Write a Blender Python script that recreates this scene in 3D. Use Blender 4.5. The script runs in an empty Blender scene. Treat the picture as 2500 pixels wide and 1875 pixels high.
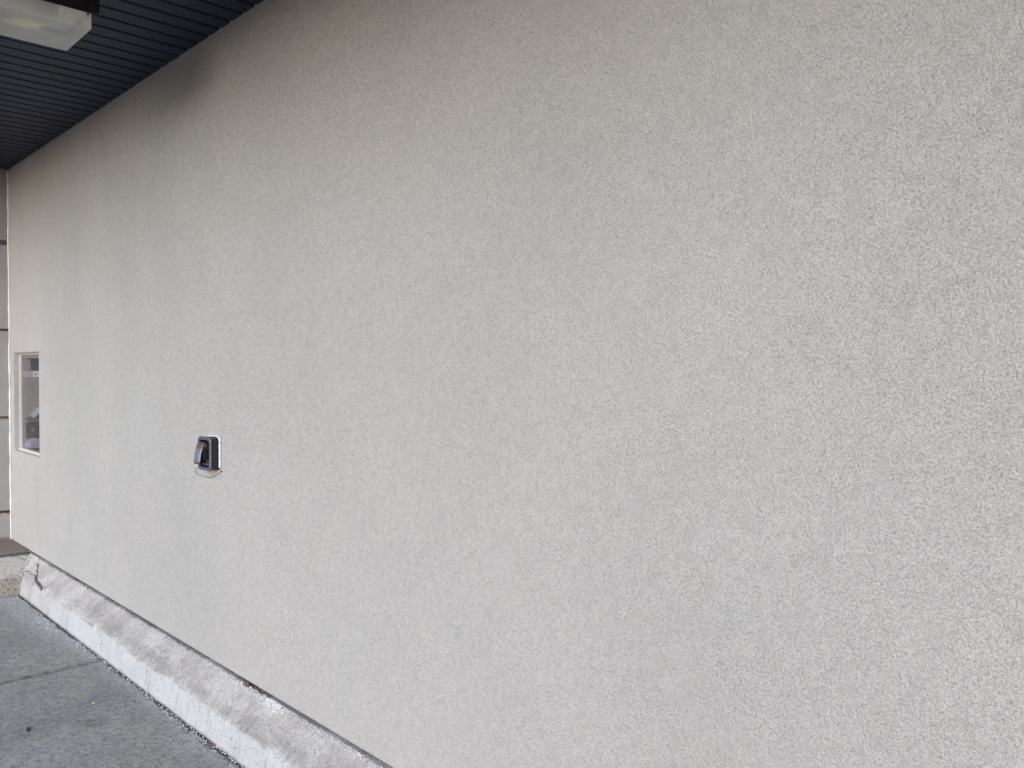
import bpy, bmesh, math, random
from mathutils import Vector, Matrix, noise

scene = bpy.context.scene
COL = scene.collection

# ------------------------------------------------------------------ camera
EYE = 1.53
cam_d = bpy.data.cameras.new('camera')
cam = bpy.data.objects.new('camera', cam_d)
COL.objects.link(cam)
cam_d.sensor_width = 36.0
cam_d.lens = 2025.66 / 2500 * 36.0
cam_d.clip_start = 0.02
cam_d.clip_end = 2000
cam.matrix_world = Matrix(((0.6917363956, -0.0187100262, 0.7219076769, 0.0),
                           (0.7221393256, 0.0124624517, -0.6916353676, -1.55),
                           (0.0039437762, 0.9997472792, 0.0221319771, EYE),
                           (0, 0, 0, 1)))
scene.camera = cam

# ------------------------------------------------------------------ sky and sun
SUN_EL, SUN_AZ = math.radians(17), math.radians(148)      # azimuth from +Y towards +X
world = bpy.data.worlds.new('World')
scene.world = world
world.use_nodes = True
wn, wl = world.node_tree.nodes, world.node_tree.links
bg = wn['Background']
sky = wn.new('ShaderNodeTexSky')
sky.sky_type = 'NISHITA'
sky.sun_disc = False
sky.sun_elevation = SUN_EL
sky.sun_rotation = SUN_AZ
sky.air_density = 1.0
sky.dust_density = 1.5
sky.ozone_density = 0.6
wl.new(sky.outputs[0], bg.inputs[0])
bg.inputs[1].default_value = 0.08
sun_d = bpy.data.lights.new('sun', 'SUN')
sun_d.energy = 1.65
sun_d.angle = math.radians(52)
sun_d.color = (1.0, 0.985, 0.97)
sun = bpy.data.objects.new('sun', sun_d)
COL.objects.link(sun)
sdir = Vector((math.sin(SUN_AZ) * math.cos(SUN_EL), math.cos(SUN_AZ) * math.cos(SUN_EL), math.sin(SUN_EL)))
sun.rotation_euler = sdir.to_track_quat('Z', 'Y').to_euler()
scene.view_settings.view_transform = 'Standard'
scene.view_settings.look = 'None'
scene.view_settings.gamma = 1.0
scene.view_settings.use_white_balance = True      # the phone balanced for the open shade
scene.view_settings.white_balance_temperature = 5780
scene.view_settings.white_balance_tint = 12
scene.view_settings.exposure = 0.96
scene.cycles.max_bounces = 8
scene.cycles.diffuse_bounces = 6
scene.cycles.transparent_max_bounces = 12
scene.cycles.caustics_reflective = False
scene.cycles.caustics_refractive = False

random.seed(7)

# ------------------------------------------------------------------ material helper
class Mat:
    def __init__(s, name, rough=0.8, metal=0.0, spec=0.3):
        s.m = bpy.data.materials.new(name)
        s.m.use_nodes = True
        s.n, s.l = s.m.node_tree.nodes, s.m.node_tree.links
        s.b = s.n['Principled BSDF']
        s.b.inputs['Roughness'].default_value = rough
        s.b.inputs['Metallic'].default_value = metal
        s.b.inputs['Specular IOR Level'].default_value = spec
        s.tc = s.n.new('ShaderNodeTexCoord')
    def noise(s, scale, detail=3, rough=0.5, stretch=None, seed=0.0, dist=0.0):
        t = s.n.new('ShaderNodeTexNoise')
        t.inputs['Scale'].default_value = scale
        t.inputs['Detail'].default_value = detail
        t.inputs['Roughness'].default_value = rough
        t.inputs['Distortion'].default_value = dist
        mp = s.n.new('ShaderNodeMapping')
        mp.inputs['Location'].default_value = (seed, seed * 0.7, seed * 1.3)
        if stretch: mp.inputs['Scale'].default_value = stretch
        s.l.new(s.tc.outputs['Object'], mp.inputs[0])
        s.l.new(mp.outputs[0], t.inputs['Vector'])
        return t.outputs['Fac']
    def voro(s, scale, feature='F1', stretch=None):
        t = s.n.new('ShaderNodeTexVoronoi')
        t.feature = feature
        t.inputs['Scale'].default_value = scale
        s.l.new(s.tc.outputs['Object'], t.inputs['Vector'])
        return t.outputs['Distance']
    def ramp(s, fac, stops, smooth=True):
        r = s.n.new('ShaderNodeValToRGB')
        r.color_ramp.interpolation = 'EASE' if smooth else 'LINEAR'
        e = r.color_ramp.elements
        while len(e) < len(stops): e.new(0.5)
        for k, (p, c) in enumerate(stops):
            e[k].position = p
            e[k].color = (c[0], c[1], c[2], 1) if isinstance(c, (tuple, list)) else (c, c, c, 1)
        s.l.new(fac, r.inputs[0])
        return r.outputs[0]
    def math(s, op, a, b=0.0, c=None):
        t = s.n.new('ShaderNodeMath'); t.operation = op
        for i, v in enumerate((a, b, c)):
            if v is None: continue
            if isinstance(v, (int, float)): t.inputs[i].default_value = v
            else: s.l.new(v, t.inputs[i])
        return t.outputs[0]
    def mix(s, fac, a, b, mode='MIX'):
        t = s.n.new('ShaderNodeMix'); t.data_type = 'RGBA'; t.blend_type = mode
        for k, v in ((0, fac), (6, a), (7, b)):
            if isinstance(v, (int, float)):
                t.inputs[k].default_value = v if k == 0 else (v, v, v, 1)
            elif isinstance(v, (tuple, list)): t.inputs[k].default_value = (v[0], v[1], v[2], 1)
            else: s.l.new(v, t.inputs[k])
        return t.outputs[2]
    def attr(s, name):
        t = s.n.new('ShaderNodeAttribute'); t.attribute_name = name
        return t.outputs['Fac']
    def color(s, v):
        if isinstance(v, (tuple, list)): s.b.inputs['Base Color'].default_value = (v[0], v[1], v[2], 1)
        else: s.l.new(v, s.b.inputs['Base Color'])
    def rough(s, v): s.l.new(v, s.b.inputs['Roughness'])
    def bump(s, h, dist=0.002, strength=1.0):
        t = s.n.new('ShaderNodeBump')
        t.inputs['Distance'].default_value = dist
        t.inputs['Strength'].default_value = strength
        s.l.new(h, t.inputs['Height'])
        s.l.new(t.outputs[0], s.b.inputs['Normal'])

def plain(name, c, rough=0.6, metal=0.0, spec=0.4, var=0.12, scale=30, bump=0.0, bscale=200):
    m = Mat(name, rough, metal, spec)
    n = m.noise(scale, 4)
    m.color(m.mix(m.ramp(n, [(0.3, 0.0), (0.7, 1.0)]), tuple(x * (1 - var) for x in c), tuple(min(1, x * (1 + var)) for x in c)))
    if bump: m.bump(m.noise(bscale, 3), bump, 1.0)
    return m.m

# ---- stucco
XSHIFT = 7.0
def stucco(name, base, grain=1.0):
    m = Mat(name, 0.92, 0, 0.15)
    # worm-like drag marks left by the sponge float, deep in places and absent in others
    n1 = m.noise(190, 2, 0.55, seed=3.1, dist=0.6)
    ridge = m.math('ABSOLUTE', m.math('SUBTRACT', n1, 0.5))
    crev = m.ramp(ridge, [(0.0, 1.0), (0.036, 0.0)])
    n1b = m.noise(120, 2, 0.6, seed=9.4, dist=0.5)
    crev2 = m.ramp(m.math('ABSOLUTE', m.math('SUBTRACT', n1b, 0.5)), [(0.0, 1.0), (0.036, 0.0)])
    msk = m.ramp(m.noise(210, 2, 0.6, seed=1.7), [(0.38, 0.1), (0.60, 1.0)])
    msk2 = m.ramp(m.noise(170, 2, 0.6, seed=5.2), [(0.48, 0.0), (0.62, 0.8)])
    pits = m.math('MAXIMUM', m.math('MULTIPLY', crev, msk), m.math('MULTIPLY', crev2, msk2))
    fine = m.noise(420, 3, 0.7, seed=2.2)
    mid = m.noise(240, 2, 0.6, seed=6.2)
    h = m.math('SUBTRACT', m.math('MULTIPLY_ADD', fine, 0.55, m.math('MULTIPLY', mid, 0.9)), m.math('MULTIPLY', pits, 0.7))
    h = m.math('ADD', h, m.math('MULTIPLY', m.noise(42, 6, 0.85, seed=33.0), 2.2))
    m.bump(h, 0.0019 * grain, 1.0)
    big = m.noise(0.9, 4, 0.55, seed=8.0)
    streak = m.noise(1.0, 5, 0.6, stretch=(1.9, 1.0, 0.6), seed=4.0)
    hue = m.noise(1.3, 4, 0.6, seed=12.0)
    c = m.mix(m.ramp(big, [(0.3, 0.0), (0.7, 1.0)]), tuple(x * 0.95 for x in base), tuple(x * 1.04 for x in base))
    # broad camera tint put into the colour: streaked cool grey-green left of the middle
    sep = m.n.new('ShaderNodeSeparateXYZ'); m.l.new(m.tc.outputs['Object'], sep.inputs[0])
    xx = m.math('ADD', sep.outputs['X'], m.math('MULTIPLY', m.math('SUBTRACT', m.noise(1.2, 3, 0.5, seed=20.0), 0.5), 1.6))
    f = m.math('DIVIDE', m.math('ADD', xx, XSHIFT), 7.0)
    green_tint = m.ramp(f, [(0.06, 0.15), (0.20, 1.0), (0.46, 0.75), (0.66, 0.0)])
    c = m.mix(m.math('MULTIPLY', green_tint, m.math('MULTIPLY', m.ramp(streak, [(0.36, 1.0), (0.62, 0.25)]), 0.40)), c, (0.40, 0.445, 0.44))
    c = m.mix(m.math('MULTIPLY', m.ramp(streak, [(0.35, 1.0), (0.55, 0.0)]), 0.16), c, tuple(x * 0.84 for x in base))
    c = m.mix(0.03, c, m.ramp(hue, [(0.35, (0.66, 0.48, 0.42)), (0.5, (0.55, 0.55, 0.5)), (0.65, (0.42, 0.55, 0.55))]))
    c = m.mix(m.math('MULTIPLY', pits, 0.09), c, tuple(x * 0.35 for x in base))  # crevice shade painted into the colour of the pits
    gr = m.ramp(m.noise(420, 2, 0.7, seed=7.7), [(0.35, 0.0), (0.65, 1.0)])
    c = m.mix(m.math('MULTIPLY', gr, 0.12), c, tuple(x * 0.7 for x in base))
    ms = m.ramp(m.noise(36, 7, 0.9, seed=23.0), [(0.40, 0.0), (0.60, 1.0)])
    c = m.mix(m.math('MULTIPLY', ms, 0.22), c, tuple(x * 0.52 for x in base))
    cl = m.ramp(m.noise(130, 3, 0.8, seed=17.0, stretch=(1, 1, 0.7)), [(0.35, 0.0), (0.65, 1.0)])
    c = m.mix(m.math('MULTIPLY', cl, 0.035), c, tuple(x * 0.55 for x in base))
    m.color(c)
    return m.m

M = {}
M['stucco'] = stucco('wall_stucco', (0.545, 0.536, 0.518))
M['panel'] = plain('pier_panel', (0.31, 0.302, 0.302), 0.9, var=0.05, scale=6, bump=0.0015, bscale=180, spec=0.15)
M['groove'] = plain('groove_dark', (0.07, 0.065, 0.065), 0.8)
M['groove_blue'] = plain('groove_trim', (0.06, 0.07, 0.085), 0.5)
M['rusty'] = plain('groove_rusty', (0.32, 0.22, 0.175), 0.9, var=0.4, scale=60)
M['ledge'] = plain('ledge_membrane', (0.19, 0.165, 0.15), 0.85, var=0.1, scale=8, bump=0.001)
M['caulk'] = plain('caulk_white', (0.74, 0.73, 0.70), 0.5, var=0.05, bump=0.001)
M['soffit'] = plain('soffit_metal', (0.020, 0.028, 0.055), 0.5, 0.0, 0.22, var=0.15, scale=3)
M['black'] = plain('black_plastic', (0.012, 0.012, 0.016), 0.45, 0, 0.5, var=0.3, scale=80)
M['bezel'] = plain('bezel_plastic', (0.085, 0.088, 0.115), 0.4, 0, 0.5, var=0.15, scale=50)
M['darkmetal'] = plain('housing_bronze', (0.012, 0.012, 0.016), 0.6, 0.0, 0.2)
M['steel'] = plain('steel', (0.42, 0.42, 0.45), 0.35, 0.7, 0.5, var=0.1, scale=12)
M['beige'] = plain('beige_casing', (0.34, 0.30, 0.275), 0.6, var=0.06)
M['pink_strip'] = plain('pale_strip', (0.55, 0.50, 0.49), 0.5, var=0.06)
M['screen'] = plain('dark_screen', (0.045, 0.055, 0.115), 0.2, 0, 0.5, var=0.2, scale=9)
M['white'] = plain('white_card', (0.82, 0.82, 0.85), 0.6, var=0.03)
M['darkred'] = plain('dark_red_mark', (0.13, 0.05, 0.06), 0.6)
M['frame'] = plain('window_aluminium', (0.74, 0.72, 0.69), 0.4, 0.2, 0.5, var=0.05)
M['paper'] = plain('blue_grey_part', (0.55, 0.60, 0.70), 0.5, var=0.1, scale=25)
M['darkbox'] = plain('dark_casing', (0.075, 0.07, 0.10), 0.25, 0.2, 0.5, var=0.2, scale=14)
M['lav'] = plain('grey_shelf', (0.36, 0.36, 0.43), 0.4, 0.1, 0.5, var=0.1, scale=18)
M['leaf'] = plain('dry_leaf', (0.16, 0.075, 0.05), 0.8, var=0.3, scale=200)
M['tan'] = plain('tan_leaf', (0.38, 0.34, 0.22), 0.8, var=0.25, scale=200)
M['twig'] = plain('black_scrap', (0.02, 0.018, 0.018), 0.7)
M['flake'] = plain('white_flake', (0.72, 0.74, 0.76), 0.7, var=0.08, scale=100)
M['grit'] = plain('dark_grit', (0.10, 0.10, 0.105), 0.9, var=0.5, scale=140)
M['brick'] = plain('far_wall', (0.30, 0.20, 0.15), 0.9, var=0.2, scale=3)
M['bounce_ground'] = plain('bounce_ground', (0.40, 0.31, 0.235), 0.9, var=0.12, scale=4, bump=0.004, bscale=90)  # unseen ground, lightened and warmed to bounce tan light up the wall

def pane_mat():
    m = bpy.data.materials.new('window_pane'); m.use_nodes = True
    n, l = m.node_tree.nodes, m.node_tree.links
    n.remove(n['Principled BSDF'])
    tr = n.new('ShaderNodeBsdfTransparent'); gl = n.new('ShaderNodeBsdfGlossy')
    gl.inputs['Roughness'].default_value = 0.02
    tr.inputs[0].default_value = (0.93, 0.94, 0.95, 1)
    fr = n.new('ShaderNodeFresnel'); fr.inputs[0].default_value = 1.4
    mx = n.new('ShaderNodeMixShader')
    ge = n.new('ShaderNodeNewGeometry'); mm = n.new('ShaderNodeMath'); mm.operation = 'SUBTRACT'; mm.use_clamp = True
    l.new(fr.outputs[0], mm.inputs[0]); l.new(ge.outputs['Backfacing'], mm.inputs[1])
    l.new(mm.outputs[0], mx.inputs[0]); l.new(tr.outputs[0], mx.inputs[1]); l.new(gl.outputs[0], mx.inputs[2])
    l.new(mx.outputs[0], n['Material Output'].inputs[0])
    return m
M['pane'] = pane_mat()

def lens_mat():
    m = Mat('prismatic_lens', 0.25, 0, 0.5)
    m.color((0.95, 0.96, 0.95))
    dirt = m.ramp(m.noise(14, 4, 0.6), [(0.35, (0.88, 0.89, 0.80)), (0.65, (0.97, 0.98, 0.98))])
    n, l = m.n, m.l
    tl = n.new('ShaderNodeBsdfTranslucent'); l.new(dirt, tl.inputs[0])
    tr = n.new('ShaderNodeBsdfTransparent'); l.new(dirt, tr.inputs[0])
    a = n.new('ShaderNodeMixShader'); a.inputs[0].default_value = 0.5
    l.new(tl.outputs[0], a.inputs[1]); l.new(tr.outputs[0], a.inputs[2])
    b = n.new('ShaderNodeMixShader'); b.inputs[0].default_value = 0.34
    l.new(a.outputs[0], b.inputs[1]); l.new(m.b.outputs[0], b.inputs[2])
    l.new(b.outputs[0], n['Material Output'].inputs[0])
    return m.m
M['lens'] = lens_mat()
M['reflector'] = plain('lamp_reflector', (0.72, 0.73, 0.74), 0.5, var=0.03)
M['lampcream'] = plain('lamp_cream', (0.92, 0.88, 0.58), 0.5, var=0.04)
M['lampblue'] = plain('lamp_ballast', (0.22, 0.26, 0.33), 0.5, var=0.04)

# ---- kerb concrete, dark patches and pale face given by attributes measured on the kerb
def kerb_mat():
    m = Mat('kerb_concrete', 0.9, 0, 0.2)
    blot = m.ramp(m.noise(5, 5, 0.62, seed=2.0), [(0.38, (0.43, 0.415, 0.40)), (0.62, (0.56, 0.55, 0.54))])
    fine = m.ramp(m.noise(60, 4, 0.7, seed=1.0), [(0.3, 0.84), (0.7, 1.06)])
    c = m.mix(1.0, blot, fine, 'MULTIPLY')
    patch = m.math('MULTIPLY', m.attr('patch'), m.ramp(m.noise(14, 5, 0.65, seed=5.0), [(0.36, 0.35), (0.5, 1.0)]))
    c = m.mix(m.math('MULTIPLY', patch, 0.62), c, (0.27, 0.265, 0.265))
    pale = m.math('MULTIPLY', m.attr('pale'), m.ramp(m.noise(9, 5, 0.7, seed=7.0, stretch=(1, 1, .4)), [(0.3, 0.45), (0.55, 1.0)]))
    c = m.mix(m.math('MULTIPLY', pale, 0.72), c, (0.60, 0.635, 0.66))
    crumb = m.ramp(m.noise(170, 3, 0.75, seed=3.3), [(0.62, 0.0), (0.72, 1.0)])
    c = m.mix(m.math('MULTIPLY', crumb, 0.5), c, (0.78, 0.79, 0.80))
    hole = m.ramp(m.noise(120, 3, 0.7, seed=8.3), [(0.33, 1.0), (0.40, 0.0)])
    c = m.mix(m.math('MULTIPLY', hole, 0.6), c, (0.10, 0.10, 0.095))
    grime = m.ramp(m.noise(11, 5, 0.75, seed=31.0, stretch=(2.2, 1, 0.35)), [(0.30, 1.0), (0.46, 0.0)])
    c = m.mix(m.math('MULTIPLY', grime, 0.3), c, (0.24, 0.235, 0.22))
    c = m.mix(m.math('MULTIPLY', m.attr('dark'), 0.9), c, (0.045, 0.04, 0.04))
    m.color(c)
    h = m.math('ADD', m.noise(90, 5, 0.75, seed=4.0), m.math('MULTIPLY', m.noise(300, 2, 0.6), 0.3))
    h = m.math('SUBTRACT', h, m.math('MULTIPLY', hole, 0.5))
    m.bump(h, 0.006, 1.0)
    return m.m
M['kerb'] = kerb_mat()

def pebbly():
    m = Mat('pebbly_concrete', 0.92, 0, 0.2)
    c = m.ramp(m.noise(7, 4, 0.6), [(0.35, (0.30, 0.27, 0.24)), (0.65, (0.40, 0.37, 0.34))])
    up = m.attr('pale')
    c = m.mix(m.math('MULTIPLY', up, 0.6), c, (0.62, 0.60, 0.58))
    hole = m.ramp(m.noise(95, 2, 0.6, seed=3.0), [(0.33, 1.0), (0.40, 0.0)])
    c = m.mix(m.math('MULTIPLY', hole, 0.75), c, (0.07, 0.06, 0.055))
    c = m.mix(m.math('MULTIPLY', m.attr('dark'), 0.9), c, (0.045, 0.04, 0.04))
    m.color(c)
    m.bump(m.math('SUBTRACT', m.noise(120, 4, 0.7), hole), 0.005, 1.0)
    return m.m
M['pebbly'] = pebbly()

def slab_mat():
    m = Mat('slab_concrete', 0.88, 0, 0.25)
    c = m.ramp(m.noise(1.7, 5, 0.6, seed=3.0), [(0.32, (0.30, 0.305, 0.31)), (0.5, (0.355, 0.355, 0.345)), (0.68, (0.40, 0.404, 0.41))])
    f = m.ramp(m.noise(45, 5, 0.75, seed=1.0), [(0.3, 0.72), (0.7, 1.22)])
    c = m.mix(1.0, c, f, 'MULTIPLY')
    peb = m.ramp(m.noise(110, 2, 0.6, seed=9.0), [(0.63, 0.0), (0.70, 1.0)])
    c = m.mix(m.math('MULTIPLY', peb, 0.4), c, (0.55, 0.55, 0.54))
    hole = m.ramp(m.noise(75, 3, 0.65, seed=5.0, dist=0.5), [(0.31, 1.0), (0.39, 0.0)])
    c = m.mix(m.math('MULTIPLY', hole, 0.5), c, (0.045, 0.045, 0.045))
    salt = m.math('MULTIPLY', m.attr('pale'), m.ramp(m.noise(70, 4, 0.8, seed=2.0), [(0.42, 0.0), (0.6, 1.0)]))
    c = m.mix(salt, c, (0.55, 0.58, 0.62))
    stain = m.math('MULTIPLY', m.attr('stain'), m.ramp(m.noise(40, 3, 0.6, seed=2.5), [(0.4, 0.3), (0.55, 1.0)]))
    c = m.mix(m.math('MULTIPLY', stain, 0.8), c, (0.06, 0.05, 0.045))
    c = m.mix(m.math('MULTIPLY', m.attr('joint'), 0.85), c, (0.045, 0.045, 0.047))
    m.color(c)
    h = m.math('ADD', m.noise(60, 5, 0.75, seed=4.0), m.math('MULTIPLY', peb, 0.35))
    m.bump(m.math('SUBTRACT', h, m.math('MULTIPLY', hole, 0.6)), 0.009, 1.0)
    return m.m
M['slab'] = slab_mat()

# ------------------------------------------------------------------ mesh helpers
def tag(o, label=None, cat=None, group=None, kind=None):
    if label: o['label'] = label
    if cat: o['category'] = cat
    if group: o['group'] = group
    if kind: o['kind'] = kind
    return o

def empty(name, loc):
    o = bpy.data.objects.new(name, None)
    COL.objects.link(o); o.location = loc
    o.empty_display_size = 0.1
    return o

def obj(name, bm, mat, parent=None, smooth=False):
    me = bpy.data.meshes.new(name)
    bm.normal_update()
    bm.to_mesh(me); bm.free()
    if smooth:
        for p in me.polygons: p.use_smooth = True
    me.materials.append(M[mat] if isinstance(mat, str) else mat)
    o = bpy.data.objects.new(name, me)
    COL.objects.link(o)
    if parent is not None:
        o.parent = parent
        o.matrix_parent_inverse = Matrix.Identity(4)
        r = parent
        off = Vector((0, 0, 0))
        while r is not None:
            off += r.location; r = r.parent
        o.location = -off            # geometry is written in world coordinates
        if parent.type == 'MESH': o.location = (0, 0, 0)
    return o

def box(bm, x0, x1, y0, y1, z0, z1, bev=0.0):
    vs = [bm.verts.new((x, y, z)) for x in (x0, x1) for y in (y0, y1) for z in (z0, z1)]
    fs = [(0, 1, 3, 2), (4, 6, 7, 5), (0, 4, 5, 1), (2, 3, 7, 6), (0, 2, 6, 4), (1, 5, 7, 3)]
    faces = [bm.faces.new([vs[i] for i in f]) for f in fs]
    if bev > 0:
        es = list({e for f in faces for e in f.edges})
        bmesh.ops.bevel(bm, geom=es, offset=bev, segments=2, affect='EDGES')

def boxes(*a, bev=0.0):
    bm = bmesh.new()
    for b in a: box(bm, *b, bev=bev)
    return bm

def tube(bm, pts, r, seg=8, rf=None):
    rings = []
    pts = [Vector(p) for p in pts]
    for i, p in enumerate(pts):
        d = (pts[min(i + 1, len(pts) - 1)] - pts[max(i - 1, 0)]).normalized()
        a = d.cross(Vector((0, 1, 0)))
        if a.length < 0.2: a = d.cross(Vector((0, 0, 1)))
        a.normalize(); b = d.cross(a)
        rr = rf(i) if rf else r
        rings.append([bm.verts.new(p + rr * (math.cos(2 * math.pi * k / seg) * a + math.sin(2 * math.pi * k / seg) * b)) for k in range(seg)])
    for i in range(len(rings) - 1):
        for k in range(seg):
            bm.faces.new((rings[i][k], rings[i][(k + 1) % seg], rings[i + 1][(k + 1) % seg], rings[i + 1][k]))
    bm.faces.new(rings[0][::-1]); bm.faces.new(rings[-1])

def rrect(cx, cz, w, h, r, n=5):
    pts = []
    for sx, sz, a0 in ((1, 1, 0), (-1, 1, 90), (-1, -1, 180), (1, -1, 270)):
        for k in range(n + 1):
            a = math.radians(a0 + 90 * k / n)
            pts.append((cx + sx * (w / 2 - r) + r * math.cos(a), cz + sz * (h / 2 - r) + r * math.sin(a)))
    return pts

def ring_between(bm, A, B):
    n = len(A)
    for k in range(n):
        bm.faces.new((A[k], A[(k + 1) % n], B[(k + 1) % n], B[k]))

def fbm(x, y, z, o=4):
    return noise.fractal(Vector((x, y, z)), 0.6, 2.1, o)

# ------------------------------------------------------------------ measured sizes (metres)
SOF = 2.943           # underside of the canopy
BOT = 0.237           # lower edge of the stucco
XC = -6.93            # corner with the side pier
XR = 4.5              # the wall runs on past the picture
WX0, WX1, WZ0, WZ1 = -6.825, -6.183, 0.904, 1.607     # window opening

# ------------------------------------------------------------------ ground
def grid_sheet(name, mat, xs, ys, zf, attrs=None, skirt=None):
    me = bpy.data.meshes.new(name)
    V = [(x, y, zf(x, y)) for y in ys for x in xs]
    nx = len(xs)
    F = [(j * nx + i, j * nx + i + 1, (j + 1) * nx + i + 1, (j + 1) * nx + i) for j in range(len(ys) - 1) for i in range(nx - 1)]
    me.from_pydata(V, [], F)
    for n, f in (attrs or {}).items():
        a = me.attributes.new(n, 'FLOAT', 'POINT')
        a.data.foreach_set('value', [f(v[0], v[1]) for v in V])
    for p in me.polygons: p.use_smooth = True
    me.materials.append(M[mat])
    o = bpy.data.objects.new(name, me); COL.objects.link(o)
    return o

g = grid_sheet('ground', 'bounce_ground', [-400, -40, -10, 10, 40, 400], [-400, -40, -12, 0, 12, 40, 400], lambda x, y: -0.035)
tag(g, kind='structure')

def lin(a, b, step):
    n = max(1, int(round((b - a) / step)))
    return [a + (b - a) * i / n for i in range(n + 1)]

JX = -4.537           # saw joint across the slab
def dist_dark(x, y): return abs(x - JX - 0.004 * fbm(0, y * 9, 3.3, 3))
def slab_z(x, y):
    z = 0.0015 * fbm(x * 9, y * 9, 0.5, 3)
    # crumbled edge along the kerb
    e = -0.137 - 0.007 * fbm(x * 7, 1.7, 0, 4)
    if y > e: z -= min(0.016, (y - e) * 1.3)
    d = dist_dark(x, y)
    w = 0.016 + 0.008 * max(0, fbm(x * 3, y * 14, 8, 3))
    if d < w: z -= 0.022 * (1 - d / w) ** 0.5
    return z
def slab_salt(x, y):
    k = math.exp(-((y + 0.16) / 0.10) ** 2) * max(0.0, min(1.0, (-4.4 - x) / 1.0)) * 1.0
    k += math.exp(-((y + 0.15) / 0.035) ** 2) * 0.55
    k += math.exp(-((x + 6.15) / 0.25) ** 2) * 0.4
    return min(1.0, k)
def slab_joint(x, y):
    return min(1.0, 1.4 * math.exp(-(dist_dark(x, y) / 0.019) ** 2) * (0.75 + 0.5 * fbm(2, y * 20, 0, 3)))
def slab_stain(x, y):
    s = 0.0
    for sx, sy, r in ((-3.756, -0.405, 0.05), (-3.80, -0.43, 0.03), (-4.50, -0.40, 0.03)):
        s += 0.45 * math.exp(-((x - sx) ** 2 + (y - sy) ** 2) / (r * r))
    # a line of dark dirt in the saw joint and under the kerb
    s += 0.9 * math.exp(-((y + 0.126) / 0.008) ** 2)
    return min(1.0, s)
xs = lin(-6.4, -4.62, 0.02)[:-1] + lin(-4.62, -4.46, 0.003)[:-1] + lin(-4.46, -2.4, 0.014)[:-1] + lin(-2.4, 4.4, 0.12)
ys = lin(-5.2, -1.4, 0.12)[:-1] + lin(-1.4, -0.25, 0.02)[:-1] + lin(-0.25, -0.10, 0.004)
pv = grid_sheet('pavement', 'slab', xs, ys, slab_z, {'pale': slab_salt, 'stain': slab_stain, 'joint': slab_joint})
tag(pv, kind='structure')

# ------------------------------------------------------------------ stucco wall
def wall_mesh():
    bm = bmesh.new()
    T = 0.32
    zt = 3.75
    X = [XC - 0.6, WX0, WX1, XR]; Z = [BOT, WZ0, WZ1, zt]
    f = {}; b = {}
    for i, x in enumerate(X):
        for k, z in enumerate(Z):
            f[i, k] = bm.verts.new((x, 0, z)); b[i, k] = bm.verts.new((x, T, z))
    for i in range(3):
        for k in range(3):
            if (i, k) == (1, 1): continue
            bm.faces.new((f[i, k], f[i + 1, k], f[i + 1, k + 1], f[i, k + 1]))
            bm.faces.new((b[i, k], b[i, k + 1], b[i + 1, k + 1], b[i + 1, k]))
    for (a, c) in (((1, 1), (2, 1)), ((2, 1), (2, 2)), ((2, 2), (1, 2)), ((1, 2), (1, 1))):
        bm.faces.new((f[a], f[c], b[c], b[a]))
    per = [(i, 0) for i in range(4)] + [(3, k) for k in range(1, 4)] + [(i, 3) for i in (2, 1, 0)] + [(0, k) for k in (2, 1)]
    for q in range(len(per)):
        a, c = per[q], per[(q + 1) % len(per)]
        bm.faces.new((f[a], b[a], b[c], f[c]))
    # soften the outer arrises a little
    es = [e for e in bm.edges if all(abs(v.co.y) < 1e-6 for v in e.verts) and len(e.link_faces) == 2 and
          any(abs(ff.normal.y) < 0.5 for ff in e.link_faces)]
    bm.normal_update()
    es = [e for e in bm.edges if all(abs(v.co.y) < 1e-6 for v in e.verts) and any(abs(ff.normal.y) < 0.5 for ff in e.link_faces)]
    bmesh.ops.bevel(bm, geom=es, offset=0.004, segments=2, affect='EDGES')
    return bm
W = empty('stucco_wall', (-2, 0, BOT))
tag(W, 'large grey beige stucco wall with a fine worm-like sponge texture, filling most of the view', 'wall')
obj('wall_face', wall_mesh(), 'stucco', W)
# the block wall hidden behind the stucco, seen only as darkness in the slot over the kerb
obj('backing', boxes((XC - 0.6, XR, 0.035, 0.30, -0.03, BOT - 0.002)), 'rusty', W)
# the irregular caulk bead down the inner corner
bm = bmesh.new()
pts = []; n = 90
for i in range(n):
    z = BOT - 0.006 + (SOF - BOT) * i / (n - 1)
    pts.append((XC + 0.004 + 0.006 * fbm(z * 3.5, 2, 0, 4), -0.004 - 0.003 * abs(fbm(z * 6, 5, 0, 3)), z))
tube(bm, pts, 0.006, 8, lambda i: 0.0062 + 0.0035 * fbm(pts[i][2] * 9, 7, 0, 3))
obj('caulk_bead', bm, 'caulk', W, True)

# ------------------------------------------------------------------ side pier
P = empty('side_pier', (XC, -0.6, BOT))
tag(P, 'shaded grey pier at the left edge with dark horizontal grooves, meeting the stucco wall', 'wall')
PY = -1.25
joints = [(2.41, 0.034), (1.775, 0.016), (1.135, 0.018), (0.445, 0.020)]
zs = [3.75]
for zc, w in joints: zs += [zc + w / 2, zc - w / 2]
zs.append(0.258)
def panels():
    bm = bmesh.new()
    for i in range(0, len(zs), 2):
        box(bm, XC - 0.6, XC, PY, -0.001, zs[i + 1], zs[i], bev=0.004)
    return bm
obj('panel', panels(), 'panel', P)
obj('groove', boxes((XC - 0.59, XC - 0.012, PY + 0.01, -0.001, joints[0][0] - 0.025, joints[0][0] + 0.025)), 'groove_blue', P)
for zc, w in joints[1:]:
    obj('groove', boxes((XC - 0.59, XC - 0.02, PY + 0.01, -0.001, zc - 0.02, zc + 0.02)), 'groove', P)
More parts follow.
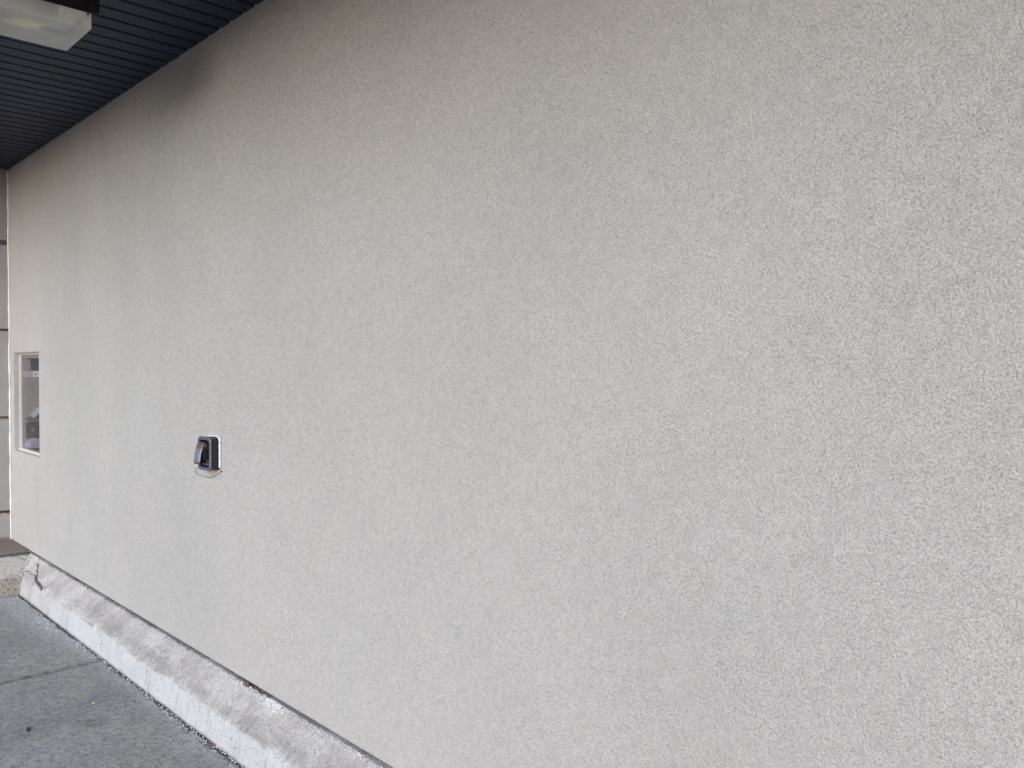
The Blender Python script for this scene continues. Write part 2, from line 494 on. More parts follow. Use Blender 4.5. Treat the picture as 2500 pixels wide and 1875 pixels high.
for zc in (joints[2][0] - 0.006, joints[3][0] - 0.012):
    bm = bmesh.new()
    pts = [(XC - 0.004 + 0.002 * fbm(i, zc * 9, 0, 2), -0.003 - i * 0.05, zc + 0.002 * fbm(i * 2, zc, 0, 2)) for i in range(25)]
    tube(bm, pts, 0.005, 6, lambda i: 0.005 + 0.002 * math.sin(i * 2.3))
    obj('sealant', bm, 'rusty', P, True)
# sloping ledge in front of the pier
bm = bmesh.new()
prof = [(XC - 0.3, 0.2575), (XC - 0.001, 0.2575), (XC + 0.004, 0.243), (-6.505, 0.232), (-6.49, 0.226), (-6.485, 0.16), (XC - 0.3, 0.16)]
A = [bm.verts.new((x, PY, z)) for x, z in prof]; B = [bm.verts.new((x, 0.04, z)) for x, z in prof]
ring_between(bm, A, B); bm.faces.new(A[::-1]); bm.faces.new(B)
obj('ledge', bm, 'ledge', P)

# ------------------------------------------------------------------ kerbs
def seg_dist(px, py, pts):
    best = 9
    for (ax, ay), (bx, by) in zip(pts, pts[1:]):
        dx, dy = bx - ax, by - ay
        L = dx * dx + dy * dy
        t = max(0, min(1, ((px - ax) * dx + (py - ay) * dy) / L))
        best = min(best, math.hypot(px - ax - t * dx, py - ay - t * dy))
    return best

def make_kerb(name, prof, span, place, mat, step, cracks=(), patches=(), drips=(), seed=0.0, parent=None, light_end=None, notch=None):
    """prof: (out, z) from the back under the wall over the ridge to the ground; s = arc length from the front of the wall."""
    # resample the profile
    P2 = []
    for (a, b), (c, d) in zip(prof, prof[1:]):
        L = math.hypot(c - a, d - b); n = max(1, int(round(L / 0.0045)))
        for i in range(n): P2.append((a + (c - a) * i / n, b + (d - b) * i / n))
    P2.append(prof[-1])
    # round the ridge by smoothing
    for _ in range(2):
        P2 = [P2[0]] + [((P2[i - 1][0] + 2 * P2[i][0] + P2[i + 1][0]) / 4, (P2[i - 1][1] + 2 * P2[i][1] + P2[i + 1][1]) / 4) for i in range(1, len(P2) - 1)] + [P2[-1]]
    nrm = []
    for i in range(len(P2)):
        a, b = P2[max(0, i - 1)], P2[min(len(P2) - 1, i + 1)]
        dx, dz = b[0] - a[0], b[1] - a[1]; L = math.hypot(dx, dz) or 1
        nrm.append((-dz / L, dx / L))
    V = []; pal = []; drk = []; pat = []
    us = span
    for u in us:
        for (o, z), (no, nz) in zip(P2, nrm):
            d = 0.0032 * fbm(u * 5, o * 9 + seed, z * 9, 4) + 0.0018 * fbm(u * 30, o * 36, z * 36 + seed, 4)
            face = max(0.0, min(1.0, (0.121 - z) / 0.014 + 0.9 * fbm(u * 5, 3 + seed, z * 6, 4) + 0.15)) if z < 0.16 else 0.0
            if u < -5.1: face *= max(0.25, 1 - (-5.1 - u) / 0.9)
            # chipped ridge
            rd = abs(z - 0.120)
            c = fbm(u * 6.5, 21 + seed, 0, 4)
            if rd < 0.02 and c > 0.08: d -= min(0.010, (c - 0.08) * 0.08) * (1 - rd / 0.02)
            dark = 0.0
            for pts, w, dep in cracks:
                if abs(u - pts[0][0]) > 0.7: continue
                j = 0.006 * fbm(u * 40, z * 40, 5, 2)
                dd = seg_dist(u + j * 2.0, z + j, pts)
                if dd < w:
                    k = 1 - (dd / w)
                    d -= dep * min(1, k * 2); dark = max(dark, min(1, k * 1.8))
            for (dx0, z0, z1, w) in drips:
                if z0 < z < z1:
                    dd = abs(u - dx0 - 0.010 * fbm(z * 25, dx0, 0, 3))
                    if dd < w: dark = max(dark, 0.6 * (1 - dd / w) * (0.55 + 0.8 * fbm(u * 60, z * 50, 1, 2)))
            # joint at the far end between the two kerbs
            if notch is not None:
                uu, w = notch(z)
                dd = abs(u - uu - 0.008 * fbm(z * 30, 4, 0, 3))
                if dd < w: dark = max(dark, 0.75 * (1 - dd / w)); d -= 0.008 * (1 - dd / w)
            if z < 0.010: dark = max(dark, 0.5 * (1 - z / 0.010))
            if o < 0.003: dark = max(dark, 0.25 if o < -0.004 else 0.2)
            q = 0.0
            for (px, pz, rx, rz, s) in patches:
                q = max(q, s * math.exp(-((u - px) / rx) ** 2 - ((z - pz) / rz) ** 2))
            V.append(place(u, o + no * d, z + nz * d))
            pal.append(face if light_end is None else light_end(u, z)); drk.append(dark); pat.append(min(1.0, q))
    m = len(P2)
    F = [(i * m + k, i * m + k + 1, (i + 1) * m + k + 1, (i + 1) * m + k) for i in range(len(us) - 1) for k in range(m - 1)]
    me = bpy.data.meshes.new(name)
    me.from_pydata([tuple(v) for v in V], [], F)
    for nme, val in (('pale', pal), ('dark', drk), ('patch', pat)):
        a = me.attributes.new(nme, 'FLOAT', 'POINT'); a.data.foreach_set('value', val)
    for p in me.polygons: p.use_smooth = True
    me.materials.append(M[mat])
    o = bpy.data.objects.new(name, me); COL.objects.link(o)
    return o

KP = [(-0.045, 0.222), (0.0, 0.2215), (0.010, 0.213), (0.100, 0.121), (0.108, 0.112), (0.113, 0.06), (0.122, 0.0), (0.123, -0.032)]
crackA = [(-6.164, 0.201), (-6.046, 0.166), (-6.014, 0.148), (-5.958, 0.136), (-5.888, 0.132), (-5.821, 0.128), (-5.765, 0.119), (-5.74, 0.10)]
crackB = [(-6.26, 0.143), (-6.17, 0.151), (-6.104, 0.147), (-6.04, 0.150)]
crackC = [(-5.70, 0.160), (-5.725, 0.139), (-5.764, 0.129)]
crackD = [(-6.36, 0.212), (-6.33, 0.19), (-6.30, 0.17)]
crackE = [(-4.63, 0.11), (-4.60, 0.085), (-4.615, 0.06), (-4.59, 0.03)]
patches = [(-4.87, 0.165, 0.22, 0.03, 1), (-4.52, 0.150, 0.24, 0.03, 1), (-4.22, 0.145, 0.25, 0.022, 1), (-3.95, 0.146, 0.22, 0.020, 1),
           (-3.78, 0.134, 0.2, 0.014, 1), (-3.98, 0.178, 0.10, 0.012, .7), (-3.48, 0.138, 0.14, 0.016, 1), (-3.17, 0.134, 0.16, 0.016, 1),
           (-3.02, 0.140, 0.12, 0.020, 1), (-2.90, 0.126, 0.12, 0.010, 1), (-2.66, 0.145, 0.14, 0.024, .9), (-2.35, 0.14, 0.2, 0.03, .8),
           (-5.55, 0.15, 0.16, 0.02, .5), (-6.2, 0.135, 0.10, 0.012, .7), (-1.6, 0.15, 0.3, 0.03, .8), (-5.15, 0.15, 0.1, 0.02, .6)]
drips = [(-3.981, 0.02, 0.105, 0.008), (-3.608, 0.015, 0.10, 0.008), (-3.489, 0.02, 0.085, 0.007), (-4.349, 0.04, 0.11, 0.004),
         (-3.27, 0.01, 0.09, 0.006), (-2.80, 0.01, 0.09, 0.006), (-3.40, 0.01, 0.06, 0.006), (-4.40, 0.02, 0.10, 0.003)]
us = lin(-6.55, -5.6, 0.0055)[:-1] + lin(-5.6, -4.2, 0.009)[:-1] + lin(-4.2, -2.3, 0.006)[:-1] + lin(-2.3, 4.4, 0.05)
def knotch(z): return (-6.44 + 0.23 * max(0, min(1, (0.21 - z) / 0.09)), 0.014)
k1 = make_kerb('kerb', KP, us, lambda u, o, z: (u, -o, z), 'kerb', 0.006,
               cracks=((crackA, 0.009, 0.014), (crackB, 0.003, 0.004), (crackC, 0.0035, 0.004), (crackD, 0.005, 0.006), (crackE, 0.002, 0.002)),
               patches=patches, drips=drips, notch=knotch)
tag(k1, 'long chamfered concrete kerb along the foot of the stucco wall, pale face, blotchy grey top, cracked at its far end', 'kerb')

KP2 = [(-0.02, 0.214), (0.0, 0.214), (0.02, 0.208), (0.235, 0.121), (0.245, 0.112), (0.265, 0.05), (0.285, 0.0), (0.287, -0.032)]
us2 = lin(-1.3, -0.45, 0.03)[:-1] + lin(-0.45, 0.03, 0.006)
k2 = make_kerb('pier_kerb', KP2, us2, lambda u, o, z: (-6.465 + o, u, z), 'pebbly', 0.006,
               cracks=(([(-0.09, 0.205), (-0.03, 0.19), (-0.05, 0.175)], 0.003, 0.003),), seed=4.0,
               light_end=lambda u, z: max(0.0, min(1.0, (z - 0.112) / 0.012)))
k2.data.flip_normals()
tag(k2, 'short brown pitted concrete kerb below the side pier at the left edge', 'kerb')

# ------------------------------------------------------------------ canopy
CAN = empty('canopy', (-2, -2.5, SOF))
tag(CAN, 'dark canopy overhead with a grooved charcoal soffit running out from the stucco wall', 'canopy')
bm = bmesh.new()
pitch = 0.1075
x = -3.404 + pitch * math.ceil((4.3 + 3.404) / pitch)
prof = []
while x > XC - 0.62:
    g_ = 0.010 if round((x + 3.404) / pitch) % 3 else 0.0135
    prof += [(x + g_, SOF), (x + g_ * 0.45, SOF + 0.018), (x - g_ * 0.45, SOF + 0.018), (x - g_, SOF)]
    x -= pitch
prof.append((x, SOF))
CY = -1.55
A = [bm.verts.new((px, -0.0015, pz)) for px, pz in prof]
B = [bm.verts.new((px, CY, pz)) for px, pz in prof]
for i in range(len(prof) - 1):
    bm.faces.new((A[i], B[i], B[i + 1], A[i + 1]))
obj('soffit', bm, 'soffit', CAN)
obj('roof_slab', boxes((XC - 0.65, 4.4, CY, -0.002, SOF + 0.03, SOF + 0.45)), 'groove', CAN)
obj('fascia', boxes((XC - 0.65, 4.42, CY - 0.06, CY - 0.001, SOF - 0.005, SOF + 0.55)), 'soffit', CAN)

# ------------------------------------------------------------------ ceiling light
L = empty('ceiling_light', (-3.44, -0.75, SOF))
tag(L, 'square dusty prismatic light with a dark housing, hanging under the canopy at top left', 'ceiling light')
LX0, LX1, LY0, LY1, LZ0, LZ1 = -3.588, -3.292, -0.875, -0.541, 2.758, 2.818
def lens():
    bm = bmesh.new()
    box(bm, LX0, LX1, LY0, LY1, LZ0, LZ1, bev=0.003)
    bmesh.ops.delete(bm, geom=[f for f in bm.faces if all(abs(v.co.z - LZ1) < 1e-5 for v in f.verts) or f.calc_center_median().z > LZ1 - 1e-4], context='FACES')
    return bm
ln = obj('lens', lens(), 'lens', L)
bm = bmesh.new()
box(bm, LX0 - 0.012, LX1 + 0.012, LY0 - 0.012, LY1 + 0.012, LZ1 - 0.004, SOF - 0.03, bev=0.008)
box(bm, LX0 + 0.02, LX1 - 0.02, LY0 + 0.02, LY1 - 0.02, SOF - 0.032, SOF + 0.004)
bmesh.ops.delete(bm, geom=[f for f in bm.faces if abs(f.calc_center_median().z - (LZ1 - 0.004)) < 1e-4 and f.calc_area() > 0.05], context='FACES')
obj('housing', bm, 'darkmetal', L)
obj('latch', boxes((LX1 + 0.004, LX1 + 0.022, LY1 - 0.02, LY1 + 0.022, LZ1 - 0.004, LZ1 + 0.075), (LX1 + 0.012, LX1 + 0.028, LY1 + 0.0, LY1 + 0.018, LZ1 + 0.02, LZ1 + 0.05), bev=0.004), 'darkmetal', L)
obj('reflector', boxes((LX0 + 0.004, LX1 - 0.004, LY0 + 0.004, LY1 - 0.004, LZ1 + 0.012, LZ1 + 0.02)), 'reflector', L)
bm = bmesh.new()
A = [bm.verts.new(p) for p in ((-3.47, -0.69, LZ0 + 0.010), (-3.385, -0.665, LZ0 + 0.010), (-3.36, -0.74, LZ0 + 0.010), (-3.45, -0.80, LZ0 + 0.010))]
B = [bm.verts.new((v.co.x, v.co.y, LZ0 + 0.022)) for v in A]
ring_between(bm, A, B); bm.faces.new(A[::-1]); bm.faces.new(B)
obj('lamp_tray', bm, 'lampcream', L)
obj('ballast', boxes((LX0 + 0.04, LX1 - 0.05, -0.868, -0.80, LZ0 + 0.01, LZ0 + 0.055), bev=0.004), 'lampblue', L)
obj('lamp_socket', boxes((LX1 - 0.045, LX1 - 0.012, -0.735, -0.650, LZ0 + 0.018, LZ1 + 0.01), (LX1 - 0.04, LX1 - 0.012, -0.80, -0.775, LZ0 + 0.018, LZ1 + 0.01), bev=0.002), 'lampblue', L)
bm = bmesh.new(); tube(bm, [(LX1 - 0.004, LY1 - 0.012, 2.809), (LX1 + 0.0025, LY1 - 0.012, 2.809)], 0.003, 8)
obj('screw', bm, 'black', L)

# ------------------------------------------------------------------ teller window
T = empty('service_window', (WX0, 0.05, WZ0))
tag(T, 'small recessed service window in the stucco wall near the left corner, metal equipment behind its pane', 'window')
FY0, FY1 = 0.034, 0.052
fr = obj('frame', boxes((WX0, WX0 + 0.012, FY0, FY1, WZ0, WZ1), (WX1 - 0.012, WX1, FY0, FY1, WZ0, WZ1),
                        (WX0 + 0.012, WX1 - 0.012, FY0, FY1, WZ1 - 0.014, WZ1), bev=0.0015), 'frame', T)
obj('sill', boxes((WX0 + 0.012, WX1 - 0.012, 0.024, 0.06, WZ0, WZ0 + 0.018), bev=0.003), 'frame', T)
obj('pane', boxes((WX0 + 0.0125, WX1 - 0.0125, 0.042, 0.046, WZ0 + 0.0185, WZ1 - 0.0145)), 'pane', T)
PX = WX0 + 0.0125
obj('cabinet', boxes((WX0 - 0.02, PX - 0.02, FY1 + 0.001, 0.5, WZ0 - 0.05, WZ1 + 0.05), (PX - 0.02, WX1 + 0.05, 0.45, 0.5, WZ0 - 0.05, WZ1 + 0.05),
                     (WX1 + 0.02, WX1 + 0.05, FY1 + 0.001, 0.449, WZ0 - 0.05, WZ1 + 0.05),
                     (PX - 0.02, WX1 + 0.02, FY1 + 0.001, 0.449, WZ0 - 0.05, WZ0 - 0.001), (PX - 0.02, WX1 + 0.02, FY1 + 0.001, 0.449, WZ1 + 0.001, WZ1 + 0.05)), 'steel', T)
obj('side_panel', boxes((PX - 0.019, PX, FY1 + 0.002, 0.44, WZ0 + 0.001, 1.432)), 'beige', T)
obj('upper_panel', boxes((PX - 0.019, PX, FY1 + 0.002, 0.44, 1.482, WZ1 - 0.001)), 'beige', T)
obj('header', boxes((PX + 0.001, WX1 - 0.02, 0.054, 0.2, 1.570, WZ1 - 0.0005), bev=0.003), 'beige', T)
obj('screen', boxes((PX + 0.0005, PX + 0.02, 0.103, 0.3, 1.484, 1.562), bev=0.002), 'screen', T)
obj('label_strip', boxes((PX - 0.015, PX + 0.003, FY1 + 0.002, 0.44, 1.433, 1.479)), 'pink_strip', T)
cd = obj('card', boxes((PX + 0.0035, PX + 0.005, 0.118, 0.165, 1.434, 1.476)), 'white', T)
obj('mark', boxes((PX + 0.0052, PX + 0.0056, 0.129, 0.139, 1.449, 1.460)), 'darkred', cd)
# tray with clips half way up
tr = obj('tray', boxes((PX + 0.001, PX + 0.06, 0.064, 0.35, 1.108, 1.118), (PX + 0.001, PX + 0.035, 0.064, 0.35, 1.128, 1.134), bev=0.001), 'steel', T)
bm = bmesh.new()
for (y0, z0, y1, z1, w) in ((0.083, 1.152, 0.103, 1.134, 0.010), (0.10, 1.128, 0.16, 1.20, 0.035), (0.118, 1.112, 0.134, 1.130, 0.02), (0.09, 1.124, 0.12, 1.118, 0.008)):
    d = Vector((0, y1 - y0, z1 - z0)).normalized(); n_ = Vector((0, -d.z, d.y)) * (w / 2)
    a, b = Vector((0, y0, z0)), Vector((0, y1, z1))
    vs = [a - n_, b - n_, b + n_, a + n_]
    lo = [bm.verts.new((PX + 0.004, v.y, v.z)) for v in vs]; hi = [bm.verts.new((PX + 0.010, v.y, v.z)) for v in vs]
    ring_between(bm, lo, hi); bm.faces.new(lo[::-1]); bm.faces.new(hi)
obj('clip', bm, 'paper', T)
obj('drawer', boxes((PX + 0.0005, PX + 0.03, 0.066, 0.4, 0.99, 1.103), bev=0.003), 'darkbox', T)
bm = bmesh.new()
tube(bm, [(PX + 0.028, 0.108, 1.048), (PX + 0.036, 0.108, 1.048)], 0.014, 14)
obj('glint_disc', bm, 'steel', T)  # steel disc added to stand for the highlight on the drawer
# sloping shelf at the bottom
bm = bmesh.new()
sec = [(0.062, 0.955), (0.105, 0.990), (0.20, 0.985), (0.40, 0.975), (0.40, 0.93), (0.062, 0.925)]
A = [bm.verts.new((PX + 0.0005, y, z)) for y, z in sec]; B = [bm.verts.new((PX + 0.16, y, z - 0.0)) for y, z in sec]
ring_between(bm, A, B); bm.faces.new(A[::-1]); bm.faces.new(B)
obj('shelf', bm, 'lav', T)

# ------------------------------------------------------------------ small wall box
K = empty('wall_box', (-3.49, 0, 1.075))
tag(K, 'small black wall box with a hinged grey paddle with painted red reflections, fixed to the stucco', 'box')
bx0, bx1, bz0, bz1 = -3.548, -3.422, 1.078, 1.216
cxb, czb = (bx0 + bx1) / 2, (bz0 + bz1) / 2
bm = bmesh.new()
def ringv(pts, y): return [bm.verts.new((a, y, b)) for a, b in pts]
w0, h0 = bx1 - bx0, bz1 - bz0
back = ringv(rrect(cxb, czb, w0, h0, 0.008), 0.0)
fr0 = ringv(rrect(cxb, czb, w0 - 0.004, h0 - 0.004, 0.012), -0.0378)
fi0 = ringv(rrect(cxb, czb, w0 - 0.026, h0 - 0.024, 0.010), -0.0378)
fi1 = ringv(rrect(cxb, czb, w0 - 0.028, h0 - 0.026, 0.010), -0.012)
ring_between(bm, back, fr0); ring_between(bm, fr0, fi0); ring_between(bm, fi0, fi1); bm.faces.new(fi1)
obj('body', bm, 'black', K)
bm = bmesh.new()
O0 = ringv(rrect(cxb, czb, w0 + 0.002, h0 + 0.006, 0.018), -0.038)
O1 = ringv(rrect(cxb, czb, w0 + 0.002, h0 + 0.006, 0.018), -0.041)
O2 = ringv(rrect(cxb, czb, w0 - 0.004, h0, 0.016), -0.044)
I2 = ringv(rrect(cxb, czb, w0 - 0.022, h0 - 0.020, 0.012), -0.044)
I1 = ringv(rrect(cxb, czb, w0 - 0.025, h0 - 0.023, 0.011), -0.038)
for a, b in ((O0, O1), (O1, O2), (O2, I2), (I2, I1), (I1, O0)): ring_between(bm, a, b)
obj('bezel', bm, 'bezel', K)
# inner mechanism: plate, hinge block and side arms
obj('inner_block', boxes((-3.525, -3.445, -0.046, -0.013, 1.165, 1.196), (-3.522, -3.514, -0.060, -0.013, 1.12, 1.185), (-3.462, -3.454, -0.060, -0.013, 1.12, 1.185), bev=0.003), 'black', K)
obj('lower_shelf', boxes((-3.528, -3.442, -0.034, -0.013, 1.094, 1.104), (-3.50, -3.47, -0.030, -0.013, 1.105, 1.135), bev=0.002), 'bezel', K)
obj('hinge_bar', boxes((-3.528, -3.446, -0.055, -0.047, 1.176, 1.190), bev=0.003), 'bezel', K)
# paddle: curved plate swung out at the foot
def paddle_mat():
    m = Mat('paddle_reflections', 0.35, 0.0, 0.5)
    sep = m.n.new('ShaderNodeSeparateXYZ'); m.l.new(m.tc.outputs['Object'], sep.inputs[0])
    n = m.math('MULTIPLY', m.math('SUBTRACT', m.noise(60, 3), 0.5), 0.010)
    z = m.math('ADD', sep.outputs['Z'], n)
    f = m.math('MULTIPLY', m.math('SUBTRACT', z, 1.10), 8.0)
    m.color(m.ramp(f, [(0.0, (0.13, 0.06, 0.05)), (0.09, (0.13, 0.065, 0.055)), (0.17, (0.15, 0.16, 0.22)), (0.50, (0.15, 0.16, 0.21)), (0.60, (0.125, 0.06, 0.058)), (0.85, (0.13, 0.065, 0.063))]))  # red zones paint brick reflections into the paddle's colour
    return m.m
M['paddle'] = paddle_mat()
M['wirebrown'] = plain('wire_brown', (0.08, 0.07, 0.055), 0.6)
bm = bmesh.new()
rows = []
N = 26
for i in range(N + 1):
    t = i / N
    z = 1.196 - 0.092 * t
    y = -0.056 - 0.006 * math.sin(t * math.pi * 1.2) - 0.028 * t ** 1.4
    if t < 0.08: y += 0.006 * (1 - t / 0.08) ** 2
    xc = -3.499 + 0.010 * t
    wd = 0.033 - 0.006 * t
    e = 1.0
    if t < 0.12: e = 0.70 + 0.30 * math.sin(t / 0.12 * math.pi / 2)
    if t > 0.88: e = 0.70 + 0.30 * math.sin((1 - t) / 0.12 * math.pi / 2)
    row = []
    for k in range(9):
        s = -1 + 2 * k / 8
        row.append((xc + wd * e * s, y + 0.006 * abs(s) ** 4, z))
    rows.append(row)
F1 = [[bm.verts.new(p) for p in r] for r in rows]
F2 = [[bm.verts.new((p[0], p[1] + 0.005, p[2])) for p in r] for r in rows]
for i in range(N):
    for k in range(8):
        bm.faces.new((F1[i][k], F1[i + 1][k], F1[i + 1][k + 1], F1[i][k + 1]))
        bm.faces.new((F2[i][k], F2[i][k + 1], F2[i + 1][k + 1], F2[i + 1][k]))
    bm.faces.new((F1[i][0], F2[i][0], F2[i + 1][0], F1[i + 1][0]))
    bm.faces.new((F1[i][8], F1[i + 1][8], F2[i + 1][8], F2[i][8]))
for r, s in ((0, 1), (N, -1)):
    for k in range(8): bm.faces.new((F1[r][k], F1[r][k + 1], F2[r][k + 1], F2[r][k])[::s])
obj('paddle', bm, 'paddle', K, True)
bm = bmesh.new()
bmesh.ops.create_icosphere(bm, subdivisions=2, radius=0.004, matrix=Matrix.Translation((-3.545, -0.047, 1.088)))
obj('rivet', bm, 'flake', K)
# sealant round the right, top and part of the left edge
bm = bmesh.new()
path = [(-3.53, 1.218), (-3.50, 1.222), (-3.47, 1.223), (-3.44, 1.2225), (-3.424, 1.220), (-3.4135, 1.212), (-3.412, 1.19), (-3.4125, 1.16), (-3.412, 1.13), (-3.4125, 1.10), (-3.414, 1.086)]
fine = []
for (a, b), (c, d) in zip(path, path[1:]):
    for i in range(5): fine.append((a + (c - a) * i / 5 + 0.0012 * fbm(a * 60 + i, b * 40, 0, 2), -0.005, b + (d - b) * i / 5 + 0.0012 * fbm(b * 70 + i, 3, 0, 2)))
tube(bm, fine, 0.006, 8, lambda i: 0.0055 + 0.0018 * fbm(i * 0.3, 2, 2, 3))
M['oldcaulk'] = plain('old_sealant', (0.60, 0.61, 0.62), 0.6, var=0.12, scale=60)
obj('sealant', bm, 'oldcaulk', K, True)
# pull wire
wp = [(-3.556, 1.088, -0.040), (-3.60, 1.080, -0.02), (-3.635, 1.072, -0.010), (-3.66, 1.060, -0.006), (-3.665, 1.050, -0.005), (-3.645, 1.040, -0.005), (-3.60, 1.036, -0.005), (-3.551, 1.0355, -0.005), (-3.51, 1.039, -0.005), (-3.471, 1.049, -0.005), (-3.435, 1.061, -0.005), (-3.408, 1.072, -0.003)]
bm = bmesh.new()
tube(bm, [(a, c, b) for a, b, c in wp], 0.0009, 6)
obj('wire', bm, 'wirebrown', K, True)
bm = bmesh.new()
bmesh.ops.create_icosphere(bm, subdivisions=2, radius=0.004, matrix=Matrix.Translation((-3.406, -0.002, 1.073)))
obj('wire_anchor', bm, 'twig', K)
# bare rubbed patch of render under the box
bm = bmesh.new()
pp = [(-3.515, 1.0705), (-3.50, 1.062), (-3.46, 1.058), (-3.425, 1.060), (-3.418, 1.069), (-3.42, 1.0765), (-3.45, 1.0772), (-3.50, 1.0768)]
A = [bm.verts.new((a, 0.001, b)) for a, b in pp]; B = [bm.verts.new((a, -0.0022, b)) for a, b in pp]
ring_between(bm, A, B); bm.faces.new(B); bm.faces.new(A[::-1])
M['bare'] = plain('bare_render', (0.48, 0.40, 0.35), 0.95, var=0.2, scale=120)
obj('bare_patch', bm, 'bare', K)

# ------------------------------------------------------------------ debris
_t = bmesh.new(); bmesh.ops.create_icosphere(_t, subdivisions=1, radius=1.0)
ICO_V = [v.co.copy() for v in _t.verts]; ICO_F = [tuple(v.index for v in f.verts) for f in _t.faces]; _t.free()
class Bits:
    def __init__(s): s.v = []; s.f = []
    def add(s, c, r, sq=(1, 1, 1), rnd=0.35):
        rot = Matrix.Rotation(random.uniform(0, 6.28), 3, Vector((random.uniform(-1, 1), random.uniform(-1, 1), random.uniform(-1, 1))).normalized())
        b = len(s.v)
        for q in ICO_V:
            p = rot @ Vector((q.x * sq[0] * r, q.y * sq[1] * r, q.z * sq[2] * r))
            s.v.append((c[0] + p.x + random.uniform(-1, 1) * r * rnd, c[1] + p.y + random.uniform(-1, 1) * r * rnd, c[2] + p.z + random.uniform(-1, 1) * r * rnd))
        s.f += [(i + b, j + b, k + b) for i, j, k in ICO_F]
def blob(bits, c, r, sq=(1, 1, 1), rnd=0.35): bits.add(c, r, sq, rnd)
def bits_obj(name, bits, mat):
    me = bpy.data.meshes.new(name); me.from_pydata(bits.v, [], bits.f)
    me.materials.append(M[mat]); o = bpy.data.objects.new(name, me); COL.objects.link(o)
    return o

def leaf(name, c, ln, wd, rot, mat, label, curl=0.3):
    bm = bmesh.new(); n = 8
    L_, R_ = [], []
    for i in range(n + 1):
        t = i / n; w = wd * math.sin(math.pi * min(1, t * 0.92 + 0.05)) ** 0.8
        x = (t - 0.5) * ln; z = curl * ln * (t - 0.5) ** 2
        L_.append((x, -w / 2, z + w * 0.25)); R_.append((x, w / 2, z + w * 0.2))
    A = [bm.verts.new(p) for p in L_]; Mi = [bm.verts.new(((a[0]), 0, a[2] - wd * 0.2)) for a in L_]; B = [bm.verts.new(p) for p in R_]
    for i in range(n):
        bm.faces.new((A[i], A[i + 1], Mi[i + 1], Mi[i])); bm.faces.new((Mi[i], Mi[i + 1], B[i + 1], B[i]))
    o = obj(name, bm, mat)
    s = o.modifiers.new('thick', 'SOLIDIFY'); s.thickness = 0.001
    o.location = c; o.rotation_euler = rot
    tag(o, label, 'litter')
    return o
leaf('dry_leaf', (-3.205, -0.140, 0.004), 0.034, 0.016, (0.3, 0.1, 0.9), 'leaf', 'red brown leaf on the pavement against the kerb foot')
leaf('dry_leaf', (-3.155, -0.012, 0.229), 0.030, 0.016, (0.9, 0.2, 0.1), 'leaf', 'dark red leaf scrap stuck in the slot above the kerb')
leaf('dry_leaf', (-3.07, -0.012, 0.224), 0.040, 0.012, (0.5, 0.0, 0.05), 'tan', 'tan curled leaf lying in the slot above the kerb')
leaf('dry_leaf', (-3.972, -0.347, 0.004), 0.020, 0.012, (0.2, 0.1, 0.3), 'tan', 'pale oval leaf lying flat on the pavement')
bm = bmesh.new(); tube(bm, [(-3.895, -0.628, 0.004), (-3.872, -0.632, 0.006), (-3.848, -0.634, 0.004)], 0.004, 6, lambda i: (0.003, 0.005, 0.003)[i])
o = obj('twig', bm, 'twig'); tag(o, 'short black twig lying on the pavement at bottom left', 'litter')

# loose flakes and grit: nobody could count them
bm = Bits()
for i in range(1500):
    x = random.uniform(-6.4, -1.9)
    if fbm(x * 1.7, 4.4, 0, 3) + 0.25 * random.random() < -0.02: continue
    y = -random.uniform(0.0, 0.016) if random.random() < 0.8 else -random.uniform(0.0, 0.03)
    z = 0.2225 - max(0, -y - 0.006) * 0.96
    blob(bm, Vector((x, y, z)), random.uniform(0.0010, 0.0028), (1, 1, 0.5))
for i in range(300):                                     # spilled heap at one spot
    x = random.gauss(-2.93, 0.045); y = -abs(random.gauss(0.012, 0.012)); z = 0.2205 + 0.004 * math.exp(-((x + 2.93) / 0.03) ** 2) - max(0, -y - 0.008) * 0.88
    blob(bm, Vector((x, y, z)), random.uniform(0.0012, 0.003), (1, 1, 0.6))
for i in range(260):
    x = random.uniform(-3.25, -2.85); y = -random.uniform(0.0, 0.02); z = 0.2225 - max(0, -y - 0.006) * 0.96
    blob(bm, Vector((x, y, z)), random.uniform(0.0012, 0.003), (1, 1, 0.6))
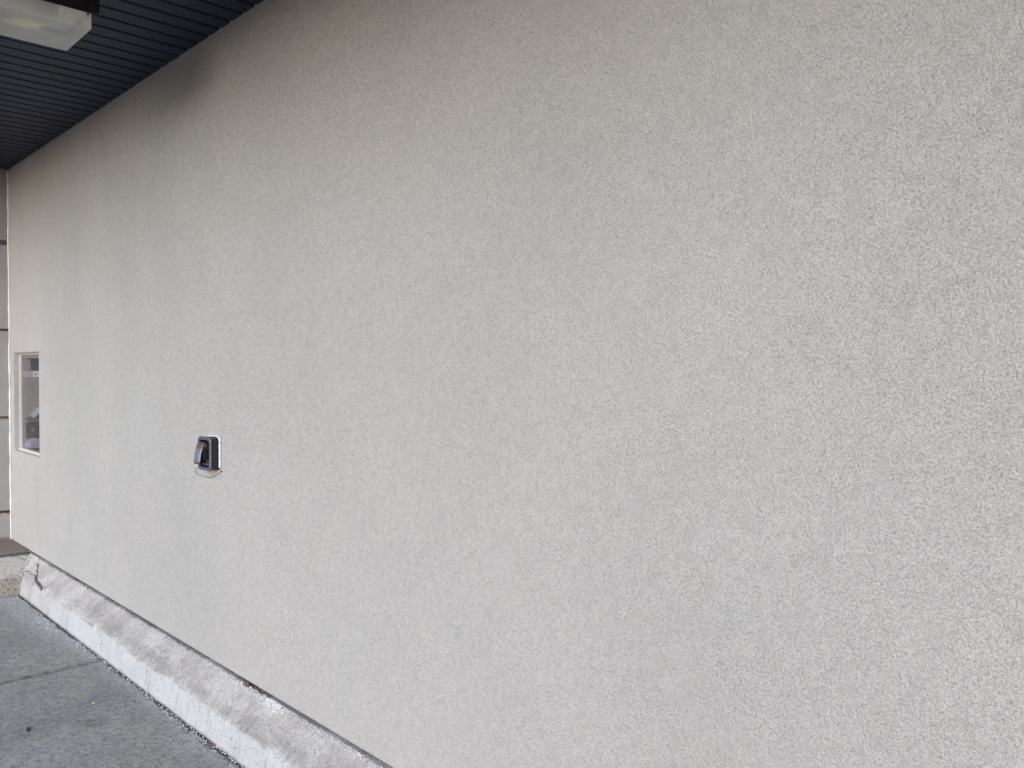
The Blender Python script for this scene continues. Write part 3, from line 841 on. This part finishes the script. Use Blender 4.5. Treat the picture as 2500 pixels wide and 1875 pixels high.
for i in range(500):                                     # crumbs on the kerb slope
    x = random.uniform(-6.3, -2.2); s = random.uniform(0.01, 0.1)
    blob(bm, Vector((x, -s, 0.2175 - s * 0.955)), random.uniform(0.0008, 0.0020), (1, 1, 0.6))
for i in range(800):                                    # along the kerb foot
    x = random.uniform(-6.2, -2.6); y = -0.125 - abs(random.gauss(0, 0.014))
    if x < -5.0: y -= abs(random.gauss(0, 0.05))
    blob(bm, Vector((x, y, 0.000)), random.uniform(0.0012, 0.0034), (1, 1, 0.6))
o = bits_obj('paint_flakes', bm, 'flake'); tag(o, 'white flakes and crumbs of plaster scattered along the kerb', 'debris', kind='stuff')
bm = Bits()
for i in range(2600):
    x = random.uniform(-6.2, -2.5); y = -0.127 - abs(random.gauss(0, 0.011))
    if x < -5.6: y -= abs(random.gauss(0, 0.04))
    if -3.5 < x < -2.7: y -= abs(random.gauss(0, 0.012))
    blob(bm, Vector((x, y, -0.002)), random.uniform(0.0015, 0.0050), (1, 1, 0.7))
for i in range(420):
    x = random.uniform(-6.46, -3.0)
    if random.random() < 0.45: x = random.gauss(-3.12, 0.07)
    blob(bm, Vector((x, -random.uniform(-0.02, 0.008), 0.2215)), random.uniform(0.0015, 0.0045), (1, 1, 0.7))
for i in range(500):                                     # leaf litter in the ledge joint
    y = -random.uniform(0.0, 0.4) if random.random() < .6 else -abs(random.gauss(0, 0.06))
    blob(bm, Vector((random.gauss(-6.475, 0.014), y, 0.2165)), random.uniform(0.003, 0.008), (1, 1, 0.7))
o = bits_obj('grit', bm, 'grit'); tag(o, 'dark grit and dirt gathered at the foot of the kerb and in its joints', 'debris', kind='stuff')

for (c, r, lab) in (((-0.913, -0.001, 1.784), 0.0028, 'tiny white paint speck high on the right half of the stucco wall'),
                    ((-0.429, -0.001, 1.162), 0.0016, 'tiny white paint speck low near the right edge of the stucco wall')):
    bm = Bits(); blob(bm, Vector(c), r, (1.6, 0.5, 0.8), 0.15)
    o = bits_obj('paint_speck', bm, 'flake'); tag(o, lab, 'speck')
